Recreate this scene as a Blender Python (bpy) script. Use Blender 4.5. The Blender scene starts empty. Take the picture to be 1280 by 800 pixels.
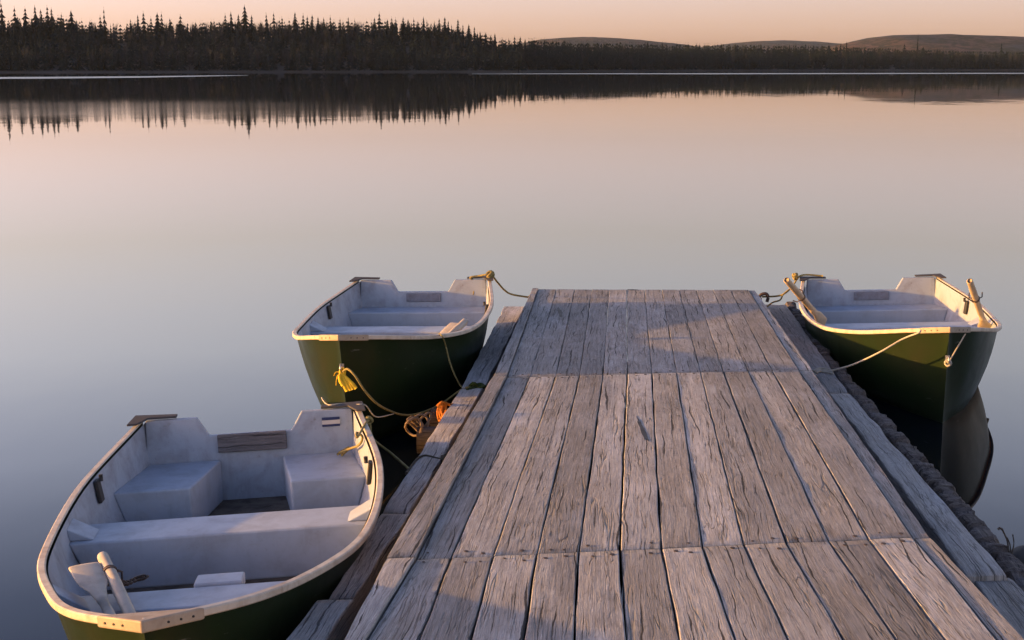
import bpy, bmesh, math, random
from mathutils import Vector, Matrix, Euler, noise
random.seed(7)
R = math.radians
sc = bpy.context.scene
COL = sc.collection

# ------------------------------------------------------------------ camera
FPX, VH, HC = 1700.0, 84.0, 2.556
PITCH = math.atan((400 - VH) / FPX)
CP, SP = math.cos(PITCH), math.sin(PITCH)
cam_d = bpy.data.cameras.new('camera')
cam_d.sensor_width = 36.0
cam_d.lens = 36.0 * FPX / 1280.0
cam_d.clip_start = 0.05
cam_d.clip_end = 30000
cam = bpy.data.objects.new('camera', cam_d)
cam.location = (0, 0, HC)
cam.rotation_euler = (R(90) - PITCH, 0, 0)
COL.objects.link(cam)
sc.camera = cam
EYE = Vector((0, 0, HC))

def ray(px, py):
    x = (px - 640) / FPX
    yd = (py - 400) / FPX
    return Vector((x, CP - yd * SP, -(yd * CP + SP)))
def atY(px, py, Y):                       # point at ground distance Y
    d = ray(px, py)
    return EYE + d * (Y / d.y)
def atZ(px, py, z):                       # point at height z
    d = ray(px, py)
    return EYE + d * ((z - HC) / d.z)
DZ0, DK, DY = 0.40, 0.035, 13.1           # the deck falls gently towards the lake
def deck_z(y): return DZ0 + DK * (DY - y)
def onDeck(px, py, drop=0.0):
    d = ray(px, py)
    k = (DZ0 + DK * DY - drop - HC) / (d.z + DK * d.y)
    return EYE + d * k

# ------------------------------------------------------------------ helpers
def cr(pts, n=10):
    pts = [Vector(p) for p in pts]
    P = [2 * pts[0] - pts[1]] + pts + [2 * pts[-1] - pts[-2]]
    out = []
    for i in range(1, len(P) - 2):
        a, b, c, d = P[i - 1:i + 3]
        for k in range(n):
            t = k / n
            out.append(0.5 * (2 * b + (c - a) * t + (2 * a - 5 * b + 4 * c - d) * t * t + (3 * b - a - 3 * c + d) * t ** 3))
    out.append(pts[-1])
    return out
def interp(tab, x):
    if x <= tab[0][0]: return tab[0][1]
    for (a, u), (b, v) in zip(tab, tab[1:]):
        if x <= b: return u + (v - u) * (x - a) / (b - a)
    return tab[-1][1]
def mesh_obj(name, bm, mats, parent=None, smooth=False):
    me = bpy.data.meshes.new(name)
    bm.normal_update()
    bm.to_mesh(me); bm.free()
    for m in (mats if isinstance(mats, (list, tuple)) else [mats]): me.materials.append(m)
    if smooth:
        for p in me.polygons: p.use_smooth = True
    o = bpy.data.objects.new(name, me)
    COL.objects.link(o)
    if parent: o.parent = parent
    return o
def tag(o, label=None, cat=None, group=None, kind=None):
    if label: o['label'] = label
    if cat: o['category'] = cat
    if group: o['group'] = group
    if kind: o['kind'] = kind
    return o
def empty(name, loc=(0, 0, 0)):
    o = bpy.data.objects.new(name, None)
    o.empty_display_size = 0.2
    o.location = loc
    COL.objects.link(o)
    return o
def tube(bm, pts, r, n=8, cap=True, rad=None, flat=1.0, mat=0):
    pts = [Vector(p) for p in pts]
    rings = []
    up = Vector((0, 0, 1))
    for i, p in enumerate(pts):
        t = (pts[min(i + 1, len(pts) - 1)] - pts[max(i - 1, 0)])
        if t.length < 1e-9: t = Vector((0, 1, 0))
        t.normalize()
        a = t.cross(up)
        if a.length < 0.05: a = t.cross(Vector((0, 1, 0)))
        a.normalize(); b = a.cross(t).normalized()
        rr = rad[i] if rad else r
        rings.append([bm.verts.new(p + (a * math.cos(2 * math.pi * k / n) + b * math.sin(2 * math.pi * k / n) * flat) * rr) for k in range(n)])
    for A, B in zip(rings, rings[1:]):
        for k in range(n):
            f = bm.faces.new((A[k], A[(k + 1) % n], B[(k + 1) % n], B[k])); f.material_index = mat; f.smooth = True
    if cap:
        bm.faces.new(rings[0]).material_index = mat
        bm.faces.new(list(reversed(rings[-1]))).material_index = mat
    return rings
def prism(bm, top, bot, mat=0):
    T = [bm.verts.new(p) for p in top]; B = [bm.verts.new(p) for p in bot]
    fs = [bm.faces.new(T), bm.faces.new(list(reversed(B)))]
    n = len(T)
    for i in range(n):
        fs.append(bm.faces.new((T[i], B[i], B[(i + 1) % n], T[(i + 1) % n])))
    for f in fs: f.material_index = mat
    return fs
def box(bm, c, s, rot=None, mat=0):
    c = Vector(c); M = rot or Matrix.Identity(3)
    v = [bm.verts.new(c + M @ Vector((x * s[0] / 2, y * s[1] / 2, z * s[2] / 2))) for x in (-1, 1) for y in (-1, 1) for z in (-1, 1)]
    for q in ((0, 1, 3, 2), (4, 6, 7, 5), (0, 4, 5, 1), (2, 3, 7, 6), (0, 2, 6, 4), (1, 5, 7, 3)):
        bm.faces.new([v[i] for i in q]).material_index = mat
def bevel_all(bm, off, seg=2):
    bmesh.ops.recalc_face_normals(bm, faces=bm.faces)
    es = [e for e in bm.edges if len(e.link_faces) == 2 and e.calc_face_angle(0) > R(30)]
    bmesh.ops.bevel(bm, geom=es, offset=off, segments=seg, affect='EDGES', profile=0.5, clamp_overlap=True)
def fbm(p, s=1.0): return noise.fractal(Vector(p) * s, 1.0, 2.0, 3)

# ------------------------------------------------------------------ materials
def newmat(name):
    m = bpy.data.materials.new(name); m.use_nodes = True
    nt = m.node_tree
    return m, nt, nt.nodes['Principled BSDF']
def N(nt, typ, **kw):
    n = nt.nodes.new(typ)
    for k, v in kw.items():
        if k.startswith('i_'):
            n.inputs[k[2:].replace('_', ' ')].default_value = v
        else: setattr(n, k, v)
    return n
def ramp(nt, src, stops):
    r = N(nt, 'ShaderNodeValToRGB')
    el = r.color_ramp.elements
    while len(el) > 1: el.remove(el[-1])
    el[0].position = stops[0][0]; el[0].color = stops[0][1]
    for p, c in stops[1:]:
        e = el.new(p); e.color = c
    nt.links.new(src, r.inputs[0])
    return r
def g(v): return (v, v, v, 1)
def c4(r, gg, b): return (r, gg, b, 1)
def mixc(nt, fac, a, b, typ='MIX'):
    m = N(nt, 'ShaderNodeMix', data_type='RGBA', blend_type=typ)
    for sock, v in ((0, fac), (6, a), (7, b)):
        if hasattr(v, 'links'): nt.links.new(v, m.inputs[sock])
        else: m.inputs[sock].default_value = v
    return m.outputs[2]
def math_(nt, op, a, b=None, c=None, clamp=False):
    m = N(nt, 'ShaderNodeMath', operation=op); m.use_clamp = clamp
    for i, v in enumerate((a, b, c)):
        if v is None: continue
        if hasattr(v, 'links'): nt.links.new(v, m.inputs[i])
        else: m.inputs[i].default_value = v
    return m.outputs[0]
def mapr(nt, v, a, b, c, d):
    m = N(nt, 'ShaderNodeMapRange'); m.clamp = True
    nt.links.new(v, m.inputs[0])
    for i, x in enumerate((a, b, c, d)): m.inputs[i + 1].default_value = x
    return m.outputs[0]
def noise_(nt, vec, scale, detail=3, rough=0.55, dist=0.0, ncol=False):
    n = N(nt, 'ShaderNodeTexNoise'); n.inputs['Scale'].default_value = scale
    n.inputs['Detail'].default_value = detail; n.inputs['Roughness'].default_value = rough
    n.inputs['Distortion'].default_value = dist
    nt.links.new(vec, n.inputs['Vector'])
    return n.outputs['Color' if ncol else 'Fac']
def scaled(nt, vec, s):
    m = N(nt, 'ShaderNodeVectorMath', operation='MULTIPLY'); m.inputs[1].default_value = s
    nt.links.new(vec, m.inputs[0]); return m.outputs[0]
def bump(nt, h, strength, dist, normal=None):
    b = N(nt, 'ShaderNodeBump'); b.inputs['Strength'].default_value = strength; b.inputs['Distance'].default_value = dist
    nt.links.new(h, b.inputs['Height'])
    if normal is not None: nt.links.new(normal, b.inputs['Normal'])
    return b.outputs[0]

def wood_mat(name, light, dark, warm, crack=1.0, val=1.0):
    m, nt, P = newmat(name); L = nt.links
    uv = N(nt, 'ShaderNodeUVMap'); uv.uv_map = 'grain'
    at = N(nt, 'ShaderNodeAttribute'); at.attribute_name = 'pid'
    pid = at.outputs['Fac']
    idv = N(nt, 'ShaderNodeCombineXYZ')
    L.new(math_(nt, 'MULTIPLY', pid, 37.0), idv.inputs[2])
    vec = N(nt, 'ShaderNodeVectorMath', operation='ADD'); L.new(uv.outputs[0], vec.inputs[0]); L.new(idv.outputs[0], vec.inputs[1])
    base = vec.outputs[0]
    # slow wander of the grain across the board
    wand = noise_(nt, scaled(nt, base, (1.0, 4, 1)), 1.0, 2, 0.5)
    jag = noise_(nt, scaled(nt, base, (26, 60, 1)), 1.0, 2, 0.5)
    wv = N(nt, 'ShaderNodeCombineXYZ')
    L.new(math_(nt, 'MULTIPLY_ADD', jag, 0.006, math_(nt, 'MULTIPLY_ADD', wand, 0.05, -0.028)), wv.inputs[1])
    va = N(nt, 'ShaderNodeVectorMath', operation='ADD'); L.new(base, va.inputs[0]); L.new(wv.outputs[0], va.inputs[1])
    gv = va.outputs[0]
    sepg = N(nt, 'ShaderNodeSeparateXYZ'); L.new(gv, sepg.inputs[0])
    # growth rings cut lengthwise: lines that run with the board and swing into long loops
    swing = noise_(nt, scaled(nt, base, (0.7, 3.2, 1)), 1.0, 2, 0.45)
    ph = math_(nt, 'MULTIPLY_ADD', sepg.outputs[1], 780.0, math_(nt, 'MULTIPLY', swing, 150.0))
    rings = math_(nt, 'MULTIPLY_ADD', math_(nt, 'SINE', ph), 0.5, 0.5)
    fib = noise_(nt, scaled(nt, gv, (5, 300, 1)), 1.0, 4, 0.75)
    grain = noise_(nt, scaled(nt, gv, (1.0, 55, 1)), 1.0, 4, 0.65)
    patch = noise_(nt, scaled(nt, base, (2.4, 7, 1)), 1.0, 5, 0.65)
    saw = noise_(nt, scaled(nt, base, (70, 6, 1)), 1.0, 3, 0.6, 0.6)
    rough_patch = noise_(nt, scaled(nt, base, (14, 30, 1)), 1.0, 5, 0.75, 0.6)
    # drying cracks: thin valley lines of a stretched noise, broken up by a mask
    def cracks(sv, wdt, mlo, mhi, msc):
        n1 = noise_(nt, scaled(nt, gv, sv), 1.0, 2, 0.5)
        v = math_(nt, 'ABSOLUTE', math_(nt, 'SUBTRACT', n1, 0.5))
        ln = mapr(nt, v, 0.0, wdt, 1.0, 0.0)
        mk = mapr(nt, noise_(nt, scaled(nt, base, msc), 1.0, 3, 0.6), mlo, mhi, 0.0, 1.0)
        return math_(nt, 'MULTIPLY', ln, mk)
    ck = math_(nt, 'MAXIMUM', cracks((0.55, 14, 1), 0.012, 0.50, 0.58, (1.6, 7, 2)), cracks((1.1, 34, 3), 0.020, 0.53, 0.62, (2.6, 10, 5)))
    ob = N(nt, 'ShaderNodeMapping'); ob.inputs['Rotation'].default_value = (0, 0, R(14)); ob.inputs['Scale'].default_value = (2.2, 34, 1)
    L.new(gv, ob.inputs['Vector'])
    on = noise_(nt, ob.outputs[0], 1.0, 2, 0.5)
    ol = mapr(nt, math_(nt, 'ABSOLUTE', math_(nt, 'SUBTRACT', on, 0.5)), 0, 0.022, 1, 0)
    om = mapr(nt, noise_(nt, scaled(nt, base, (1.2, 4, 9)), 1.0, 2, 0.5), 0.56, 0.62, 0, 1)
    ck = math_(nt, 'MAXIMUM', ck, math_(nt, 'MULTIPLY', ol, om))
    # long splits that follow the board and taper out at both ends
    sepb = N(nt, 'ShaderNodeSeparateXYZ'); L.new(base, sepb.inputs[0])
    def splits(pitch, su, k, thr, seed):
        wob = noise_(nt, scaled(nt, base, (1.3, 0.6, 1)), 1.0, 3, 0.6)
        vv = math_(nt, 'MULTIPLY_ADD', sepg.outputs[1], 1.0 / pitch, math_(nt, 'MULTIPLY_ADD', wob, 1.7, seed))
        cell = math_(nt, 'FLOOR', vv); fr = math_(nt, 'ABSOLUTE', math_(nt, 'SUBTRACT', math_(nt, 'FRACT', vv), 0.5))
        cv = N(nt, 'ShaderNodeCombineXYZ'); L.new(math_(nt, 'MULTIPLY', sepb.outputs[0], su), cv.inputs[0])
        L.new(math_(nt, 'MULTIPLY', cell, 7.31), cv.inputs[1]); L.new(math_(nt, 'MULTIPLY_ADD', pid, 91.0, seed), cv.inputs[2])
        wd = math_(nt, 'MULTIPLY', math_(nt, 'MAXIMUM', math_(nt, 'SUBTRACT', noise_(nt, cv.outputs[0], 1.0, 3, 0.6), thr), 0.0), k)
        return math_(nt, 'MULTIPLY', math_(nt, 'SUBTRACT', wd, fr), 40.0, clamp=True)
    ck = math_(nt, 'MAXIMUM', math_(nt, 'MULTIPLY', ck, 0.55), splits(.052, 1.5, .60, .505, 3.7))
    ck = math_(nt, 'MAXIMUM', ck, splits(.023, 3.0, .6, .54, 11.2))
    ck = math_(nt, 'MULTIPLY', ck, crack, clamp=True)
    # knots
    vo = N(nt, 'ShaderNodeTexVoronoi'); vo.inputs['Scale'].default_value = 1.0; vo.inputs['Randomness'].default_value = 1.0
    L.new(scaled(nt, base, (1.5, 5.0, 1)), vo.inputs['Vector'])
    kn = mapr(nt, vo.outputs['Distance'], 0.03, 0.14, 1.0, 0.0)
    k2 = mapr(nt, noise_(nt, scaled(nt, base, (1.0, 3, 7)), 1.0, 1), 0.55, 0.6, 0, 1)
    kn = math_(nt, 'MULTIPLY', kn, k2)
    col = mixc(nt, mapr(nt, grain, 0.32, 0.66, 0, 1), dark, light)
    col = mixc(nt, mapr(nt, patch, 0.42, 0.66, 0, 0.8), col, warm)
    blot = noise_(nt, scaled(nt, base, (1.1, 4.5, 3)), 1.0, 5, 0.7, 0.5)
    col = mixc(nt, mapr(nt, blot, 0.52, 0.66, 0, 0.7), col, (light[0] * 1.25, light[1] * 1.28, light[2] * 1.36, 1))
    col = mixc(nt, mapr(nt, blot, 0.46, 0.34, 0, 0.6), col, (dark[0] * 0.8, dark[1] * 0.8, dark[2] * 0.82, 1))
    col = mixc(nt, math_(nt, 'MULTIPLY', rings, mapr(nt, patch, 0.38, 0.6, 0.05, 0.42)), col, (dark[0] * 0.75, dark[1] * 0.75, dark[2] * 0.75, 1))
    col = mixc(nt, mapr(nt, fib, 0.45, 0.72, 0, 0.55), col, (light[0] * 1.45, light[1] * 1.45, light[2] * 1.45, 1))
    col = mixc(nt, mapr(nt, fib, 0.45, 0.25, 0, 0.45), col, (dark[0] * 0.5, dark[1] * 0.5, dark[2] * 0.5, 1))
    col = mixc(nt, mapr(nt, rough_patch, 0.56, 0.72, 0, 0.55), col, (dark[0] * 0.55, dark[1] * 0.55, dark[2] * 0.55, 1))
    spl = noise_(nt, scaled(nt, gv, (8, 90, 1)), 1.0, 4, 0.7)
    col = mixc(nt, mapr(nt, spl, 0.60, 0.70, 0, 0.6), col, (min(1, light[0] * 1.6), min(1, light[1] * 1.6), min(1, light[2] * 1.6), 1))
    col = mixc(nt, mapr(nt, spl, 0.40, 0.31, 0, 0.55), col, (dark[0] * .45, dark[1] * .45, dark[2] * .45, 1))
    pv = mapr(nt, pid, 0, 1, 0.66 * val, 1.22 * val)
    col = mixc(nt, 1.0, col, N_rgb(nt, pv), 'MULTIPLY')
    col = mixc(nt, math_(nt, 'MULTIPLY', kn, 0.6), col, c4(0.05, 0.035, 0.028))
    col = mixc(nt, math_(nt, 'MULTIPLY', ck, 0.9), col, c4(0.012, 0.010, 0.009))
    L.new(col, P.inputs['Base Color'])
    P.inputs['Roughness'].default_value = 0.82
    P.inputs['Specular IOR Level'].default_value = 0.25
    h = math_(nt, 'MULTIPLY', fib, 0.42)
    h = math_(nt, 'MULTIPLY_ADD', rings, 0.05, h)
    h = math_(nt, 'MULTIPLY_ADD', grain, 0.45, h)
    h = math_(nt, 'MULTIPLY_ADD', patch, 0.9, h)
    h = math_(nt, 'MULTIPLY_ADD', saw, 0.42, h)
    h = math_(nt, 'MULTIPLY_ADD', spl, 0.7, h)
    h = math_(nt, 'MULTIPLY_ADD', rough_patch, 0.7, h)
    h = math_(nt, 'MULTIPLY_ADD', ck, -2.2, h)
    h = math_(nt, 'MULTIPLY_ADD', kn, -0.4, h)
    L.new(bump(nt, h, 1.0, 0.005), P.inputs['Normal'])
    return m
def N_rgb(nt, v):
    c = N(nt, 'ShaderNodeCombineColor')
    for i in range(3): nt.links.new(v, c.inputs[i])
    return c.outputs[0]

def paint_mat(name, colr, rough=0.45, dirt=0.35, dirtcol=(0.16, 0.13, 0.10), spec=0.4, scale=5.0, coat=0.0, scuff=0.0):
    m, nt, P = newmat(name); L = nt.links
    tc = N(nt, 'ShaderNodeTexCoord').outputs['Object']
    n1 = noise_(nt, tc, scale, 6, 0.65, 0.4)
    n2 = noise_(nt, tc, scale * 7, 4, 0.6)
    n3 = noise_(nt, scaled(nt, tc, (1, 1, 0.15)), scale * 3, 4, 0.65)
    f = math_(nt, 'MULTIPLY', mapr(nt, n1, 0.45, 0.75, 0, 1), dirt)
    f = math_(nt, 'MULTIPLY_ADD', mapr(nt, n2, 0.62, 0.8, 0, 1), dirt * 0.8, f)
    f = math_(nt, 'MULTIPLY_ADD', mapr(nt, n3, 0.55, 0.8, 0, 1), dirt * 0.5, f, clamp=True)
    col = mixc(nt, f, c4(*colr), c4(*dirtcol))
    if scuff:
        s = noise_(nt, scaled(nt, tc, (4, 9, 28)), 1.0, 5, 0.7, 0.5)
        col = mixc(nt, mapr(nt, s, 0.66, 0.72, 0, scuff), col, c4(0.28, 0.27, 0.25))
    L.new(col, P.inputs['Base Color'])
    L.new(mapr(nt, n1, 0.3, 0.7, rough * 0.8, min(1, rough * 1.3)), P.inputs['Roughness'])
    P.inputs['Specular IOR Level'].default_value = spec
    if coat: P.inputs['Coat Weight'].default_value = coat; P.inputs['Coat Roughness'].default_value = 0.12
    L.new(bump(nt, math_(nt, 'MULTIPLY_ADD', n2, 0.4, n1), 0.35, 0.004), P.inputs['Normal'])
    return m

M = {}
M['deck'] = wood_mat('weathered_deck_wood', c4(0.405, 0.388, 0.372), c4(0.215, 0.204, 0.195), c4(0.315, 0.28, 0.242))
M['ledge'] = wood_mat('weathered_timber', c4(0.36, 0.335, 0.31), c4(0.20, 0.185, 0.17), c4(0.28, 0.24, 0.20), crack=0.8, val=1.3)
M['log'] = wood_mat('old_log', c4(0.17, 0.145, 0.13), c4(0.06, 0.05, 0.045), c4(0.13, 0.10, 0.08), crack=0.9)
M['worn'] = paint_mat('worn_board_paint', (0.19, 0.20, 0.24), 0.6, 0.7, (0.10, 0.09, 0.09), 0.2, 14)
M['pad'] = wood_mat('motor_board_wood', c4(0.25, 0.235, 0.25), c4(0.15, 0.14, 0.15), c4(0.21, 0.19, 0.195), crack=0.6)
M['white'] = paint_mat('white_boat_paint', (0.32, 0.355, 0.42), 0.55, 0.62, (0.15, 0.13, 0.12), scuff=.5)
M['seat'] = paint_mat('white_seat_paint', (0.39, 0.43, 0.50), 0.55, 0.4, (0.17, 0.15, 0.14), scuff=.35)
M['floor'] = paint_mat('dirty_boat_floor', (0.13, 0.10, 0.075), 0.7, 1.0, (0.035, 0.024, 0.016), scale=7)
M['green'] = paint_mat('dark_green_gelcoat', (0.013, 0.023, 0.008), 0.36, 0.5, (0.020, 0.020, 0.012), 0.12, 2.5, scuff=0.35)
M['rim'] = paint_mat('cream_rim', (0.56, 0.475, 0.375), 0.5, 0.8, (0.30, 0.20, 0.13), 0.4, 9)
M['cap'] = paint_mat('worn_bow_plate', (0.38, 0.30, 0.22), 0.6, 0.7, (0.22, 0.16, 0.11), 0.4, 12)
M['knee'] = paint_mat('grey_corner_plate', (0.05, 0.047, 0.05), 0.75, 0.4, (0.07, 0.06, 0.06))
M['dark'] = paint_mat('dark_rubber', (0.025, 0.022, 0.022), 0.6, 0.3, (0.06, 0.05, 0.04))
M['iron'] = paint_mat('rusty_iron', (0.05, 0.035, 0.03), 0.6, 0.6, (0.10, 0.05, 0.03))
M['metal'] = paint_mat('galvanised_metal', (0.45, 0.45, 0.46), 0.35, 0.5, (0.16, 0.13, 0.11)); M['metal'].node_tree.nodes['Principled BSDF'].inputs['Metallic'].default_value = 0.8
M['oar'] = paint_mat('pale_oar_wood', (0.50, 0.38, 0.25), 0.5, 0.35, (0.22, 0.15, 0.09), 0.35, 10)
M['oargrey'] = paint_mat('grey_oar_wood', (0.44, 0.39, 0.33), 0.55, 0.4, (0.20, 0.16, 0.13), 0.3, 12)
M['blue'] = paint_mat('blue_sticker', (0.018, 0.03, 0.10), 0.5, 0.3)
M['cream'] = paint_mat('cream_sticker', (0.55, 0.50, 0.46), 0.4, 0.2)
M['yellow'] = paint_mat('yellow_rope', (0.75, 0.47, 0.03), 0.7, 0.3, (0.35, 0.2, 0.03), 0.2, 30)
M['orange'] = paint_mat('orange_rope', (0.45, 0.14, 0.015), 0.7, 0.4, (0.2, 0.07, 0.02), 0.2, 30)
M['rope'] = paint_mat('olive_rope', (0.27, 0.21, 0.08), 0.8, 0.4, (0.10, 0.08, 0.03), 0.2, 30)
M['palerope'] = paint_mat('pale_rope', (0.45, 0.40, 0.32), 0.8, 0.4, (0.2, 0.17, 0.12), 0.2, 30)
M['darkrope'] = paint_mat('dark_rope', (0.08, 0.065, 0.045), 0.85, 0.4, (0.03, 0.03, 0.02), 0.2, 30)
M['oldrope'] = paint_mat('old_brown_rope', (0.19, 0.13, 0.085), 0.85, 0.5, (0.08, 0.06, 0.04), 0.2, 30)
M['moss'] = paint_mat('mossy_rope', (0.07, 0.085, 0.02), 0.9, 0.5, (0.03, 0.03, 0.01), 0.1, 40)
M['rock'] = paint_mat('dark_rock', (0.06, 0.055, 0.05), 0.7, 0.5, (0.02, 0.02, 0.02), 0.3, 12)
M['twig'] = paint_mat('dry_twig', (0.06, 0.05, 0.04), 0.8, 0.3)

def foliage_mat(name, a, b):
    m, nt, P = newmat(name)
    oi = N(nt, 'ShaderNodeObjectInfo').outputs['Random']
    pos = N(nt, 'ShaderNodeNewGeometry').outputs['Position']
    n = noise_(nt, pos, 0.06, 3)
    f = math_(nt, 'MULTIPLY_ADD', oi, 0.4, math_(nt, 'MULTIPLY', n, 0.8), clamp=True)
    nt.links.new(mixc(nt, f, c4(*a), c4(*b)), P.inputs['Base Color'])
    P.inputs['Roughness'].default_value = 0.9; P.inputs['Specular IOR Level'].default_value = 0.1
    return m
M['spruce'] = foliage_mat('spruce_needles', (0.005, 0.010, 0.013), (0.010, 0.017, 0.019))
M['bare'] = foliage_mat('bare_branches', (0.014, 0.018, 0.025), (0.024, 0.027, 0.034))
M['hill'], _nt, _P = newmat('far_hill_woods')
_pos = scaled(_nt, N(_nt, 'ShaderNodeNewGeometry').outputs['Position'], (1, .6, 2.2))
_n = noise_(_nt, _pos, 0.006, 4, 0.6); _m = noise_(_nt, _pos, 0.06, 4, 0.7)
_c = mixc(_nt, mapr(_nt, _n, 0.44, 0.58, 0, 1), c4(.045, .048, .056), c4(.095, .064, .054))
_c = mixc(_nt, mapr(_nt, _m, 0.44, 0.56, 0, .85), _c, c4(.025, .03, .024))
_nt.links.new(_c, _P.inputs['Base Color']); _P.inputs['Roughness'].default_value = .95; _P.inputs['Specular IOR Level'].default_value = .05
M['shore'] = foliage_mat('shore_ground', (0.04, 0.04, 0.035), (0.09, 0.08, 0.07))

# ------------------------------------------------------------------ boats
L = 3.654
POSE = [(-1.521, 7.773, -1.476, .042, .056, .96), (-.829, 12.75, -1.667, .022, .04, .95), (3.474, 12.939, -1.677, .037, .049, 1.01)]
def boat_matrix(i):
    x, y, th, ro, pt, s = POSE[i]
    A = Matrix.Rotation(th, 4, 'Z') @ Matrix.Rotation(-pt, 4, 'Y') @ Matrix.Rotation(ro, 4, 'X')
    t = Matrix.Rotation(th, 4, 'Z') @ Vector((0, 0, -1.8 * pt)) + Vector((x, y, 0))
    return Matrix.Translation(s * (t - EYE) + EYE) @ A @ Matrix.Scale(s, 4)
BM = [boat_matrix(i) for i in range(3)]
BI = [m.inverted() for m in BM]
def BW(i, s, b, z): return BM[i] @ Vector((s, b, z))
def bl(i, px, py, z):                     # pixel ray against local height z, in boat space
    e = BI[i] @ EYE; d = BI[i].to_3x3() @ ray(px, py)
    return e + d * ((z - e.z) / d.z)

plan = [Vector((p.x, p.y, 0)) for p in cr([(0, .65, 0), (1.096, .779, 0), (2.119, .714, 0), (2.85, .509, 0), (3.325, .304, 0), (3.654, 0, 0)], 9)]
ZG = cr([(0, .647, 0), (.9, .548, 0), (1.83, .487, 0), (2.7, .532, 0), (3.654, .676, 0)], 12)
ZG = [(p.x, p.y) for p in ZG]
def zg(s): return interp(ZG, s)
PLT = [(p.x, p.y) for p in plan]
def bg(s): return interp(PLT, s)
nst = len(plan)
U = [i / (nst - 1) for i in range(nst)]
Cc = cr([(.06, .495, -.10), (1.1, .585, -.13), (2.1, .49, -.15), (2.8, .262, -.18), (3.13, .105, -.21), (3.385, 0, -.23)], 9)
Kc = cr([(.07, 0, -.20), (1.1, 0, -.25), (2.1, 0, -.27), (2.8, 0, -.28), (3.08, 0, -.28), (3.31, 0, -.30)], 9)
Fc = cr([(.06, .53, .15), (1.1, .625, .15), (2.1, .54, .15), (2.8, .33, .15), (3.15, .17, .155), (3.42, .0, .17)], 9)

Cs = cr([(.05, .52, .03), (1.1, .62, 0), (2.1, .53, -.02), (2.8, .31, -.05), (3.15, .14, -.08), (3.42, 0, -.10)], 9)
Ks = cr([(.06, 0, -.08), (1.1, 0, -.12), (2.1, 0, -.14), (2.8, 0, -.15), (3.1, 0, -.15), (3.34, 0, -.17)], 9)
def build_hull(Cc=Cc, Kc=Kc):
    bm = bmesh.new()
    for sg in (1, -1):
        rows = []
        for i in range(nst):
            G = plan[i]; inset = 0.028 if i < nst - 1 else 0
            Gp = Vector((G.x - (0.02 if i == nst - 1 else 0), max(0, G.y - inset), zg(G.x) - .012))
            C = Cc[i]; K = Kc[i]
            row = [K.copy(), C.copy()]
            for t in (.2, .4, .6, .8, 1):
                v = C.lerp(Gp, t); v.y += .022 * math.sin(math.pi * t) * min(1, G.y / .25)
                row.append(v)
            rows.append([bm.verts.new((v.x, v.y * sg, v.z)) for v in row])
        for A, B in zip(rows, rows[1:]):
            for k in range(len(A) - 1):
                q = (A[k], A[k + 1], B[k + 1], B[k])
                f = bm.faces.new(q if sg > 0 else tuple(reversed(q))); f.smooth = True
    bmesh.ops.recalc_face_normals(bm, faces=bm.faces)
    return bm
def build_liner():
    bm = bmesh.new()
    for sg in (1, -1):
        rows = []
        for i in range(nst):
            G = plan[i]
            ins = .045 if i < nst - 1 else 0
            Gp = Vector((min(G.x, 3.56), max(0, G.y - ins), zg(G.x) - .014))
            Fv = Fc[i]
            row = []
            for t in (0, .25, .5, .75, 1):
                v = Fv.lerp(Gp, t); v.y += .02 * math.sin(math.pi * t) * min(1, G.y / .25)
                row.append(v)
            rows.append([bm.verts.new((v.x, v.y * sg, v.z)) for v in row])
        for A, B in zip(rows, rows[1:]):
            for k in range(len(A) - 1):
                q = (A[k], B[k], B[k + 1], A[k + 1])
                f = bm.faces.new(q if sg > 0 else tuple(reversed(q))); f.smooth = True
    return bm
def build_floor():
    bm = bmesh.new()
    Lr = [bm.verts.new((v.x, v.y + .004, v.z - .002)) for v in Fc[:-1]]
    Rr = [bm.verts.new((v.x, -v.y - .004, v.z - .002)) for v in Fc[:-1]]
    for k in range(len(Lr) - 1): bm.faces.new((Lr[k], Rr[k], Rr[k + 1], Lr[k + 1]))
    return bm
def hw(s, z):                             # inner half width at station s and height z
    best = None
    Gp = Vector((s, bg(s) - .045, zg(s) - .014)); f = interp([(v.x, v.y) for v in Fc], s)
    t = max(0, min(1, (z - .15) / (Gp.z - .15)))
    return f + (Gp.y - f) * t + .02 * math.sin(math.pi * t) * min(1, bg(s) / .25)
def build_transom():
    bm = bmesh.new()
    out = [(-.60, .645), (-.305, .645), (-.24, .535), (.24, .535), (.305, .645), (.60, .645), (.605, .4), (.545, .15), (.50, -.08), (0, -.19), (-.50, -.08), (-.545, .15), (-.605, .4)]
    def S(z): return .03 * (.647 - z) / .7
    top = [Vector((S(z) + .042, b, z)) for b, z in out]
    bot = [Vector((S(z) - .002, b, z)) for b, z in out]
    prism(bm, top, bot)
    bevel_all(bm, .006)
    return bm
def build_rim(w=.036, h=.030):
    bm = bmesh.new()
    sec = [(-w, -.006), (-w + .006, 0), (-.005, 0), (0, -.005), (0, -h + .005), (-.005, -h), (-.02, -h)]
    for sg in (1, -1):
        rows = []
        for i in range(nst):
            p = plan[i]; a = plan[max(0, i - 1)]; b = plan[min(nst - 1, i + 1)]
            t = (b - a).normalized(); n = Vector((-t.y, t.x, 0)); n = n if n.y > 0 or n.x > 0 else -n
            if i == nst - 1: n = Vector((1, 0, 0)) / max(.35, n.x)
            rows.append([bm.verts.new((p.x + n.x * o, (p.y + n.y * o) * sg if i < nst - 1 else 0, zg(p.x) + dz)) for o, dz in sec])
        for k in range(len(sec) - 1):
            dup = [(bm.verts.new(r_[k].co), bm.verts.new(r_[k + 1].co)) for r_ in rows]
            for A, B in zip(dup, dup[1:]):
                bm.faces.new((A[0], A[1], B[1], B[0])).smooth = True
        bm.faces.new(rows[0])
    bmesh.ops.recalc_face_normals(bm, faces=bm.faces)
    return bm
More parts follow.
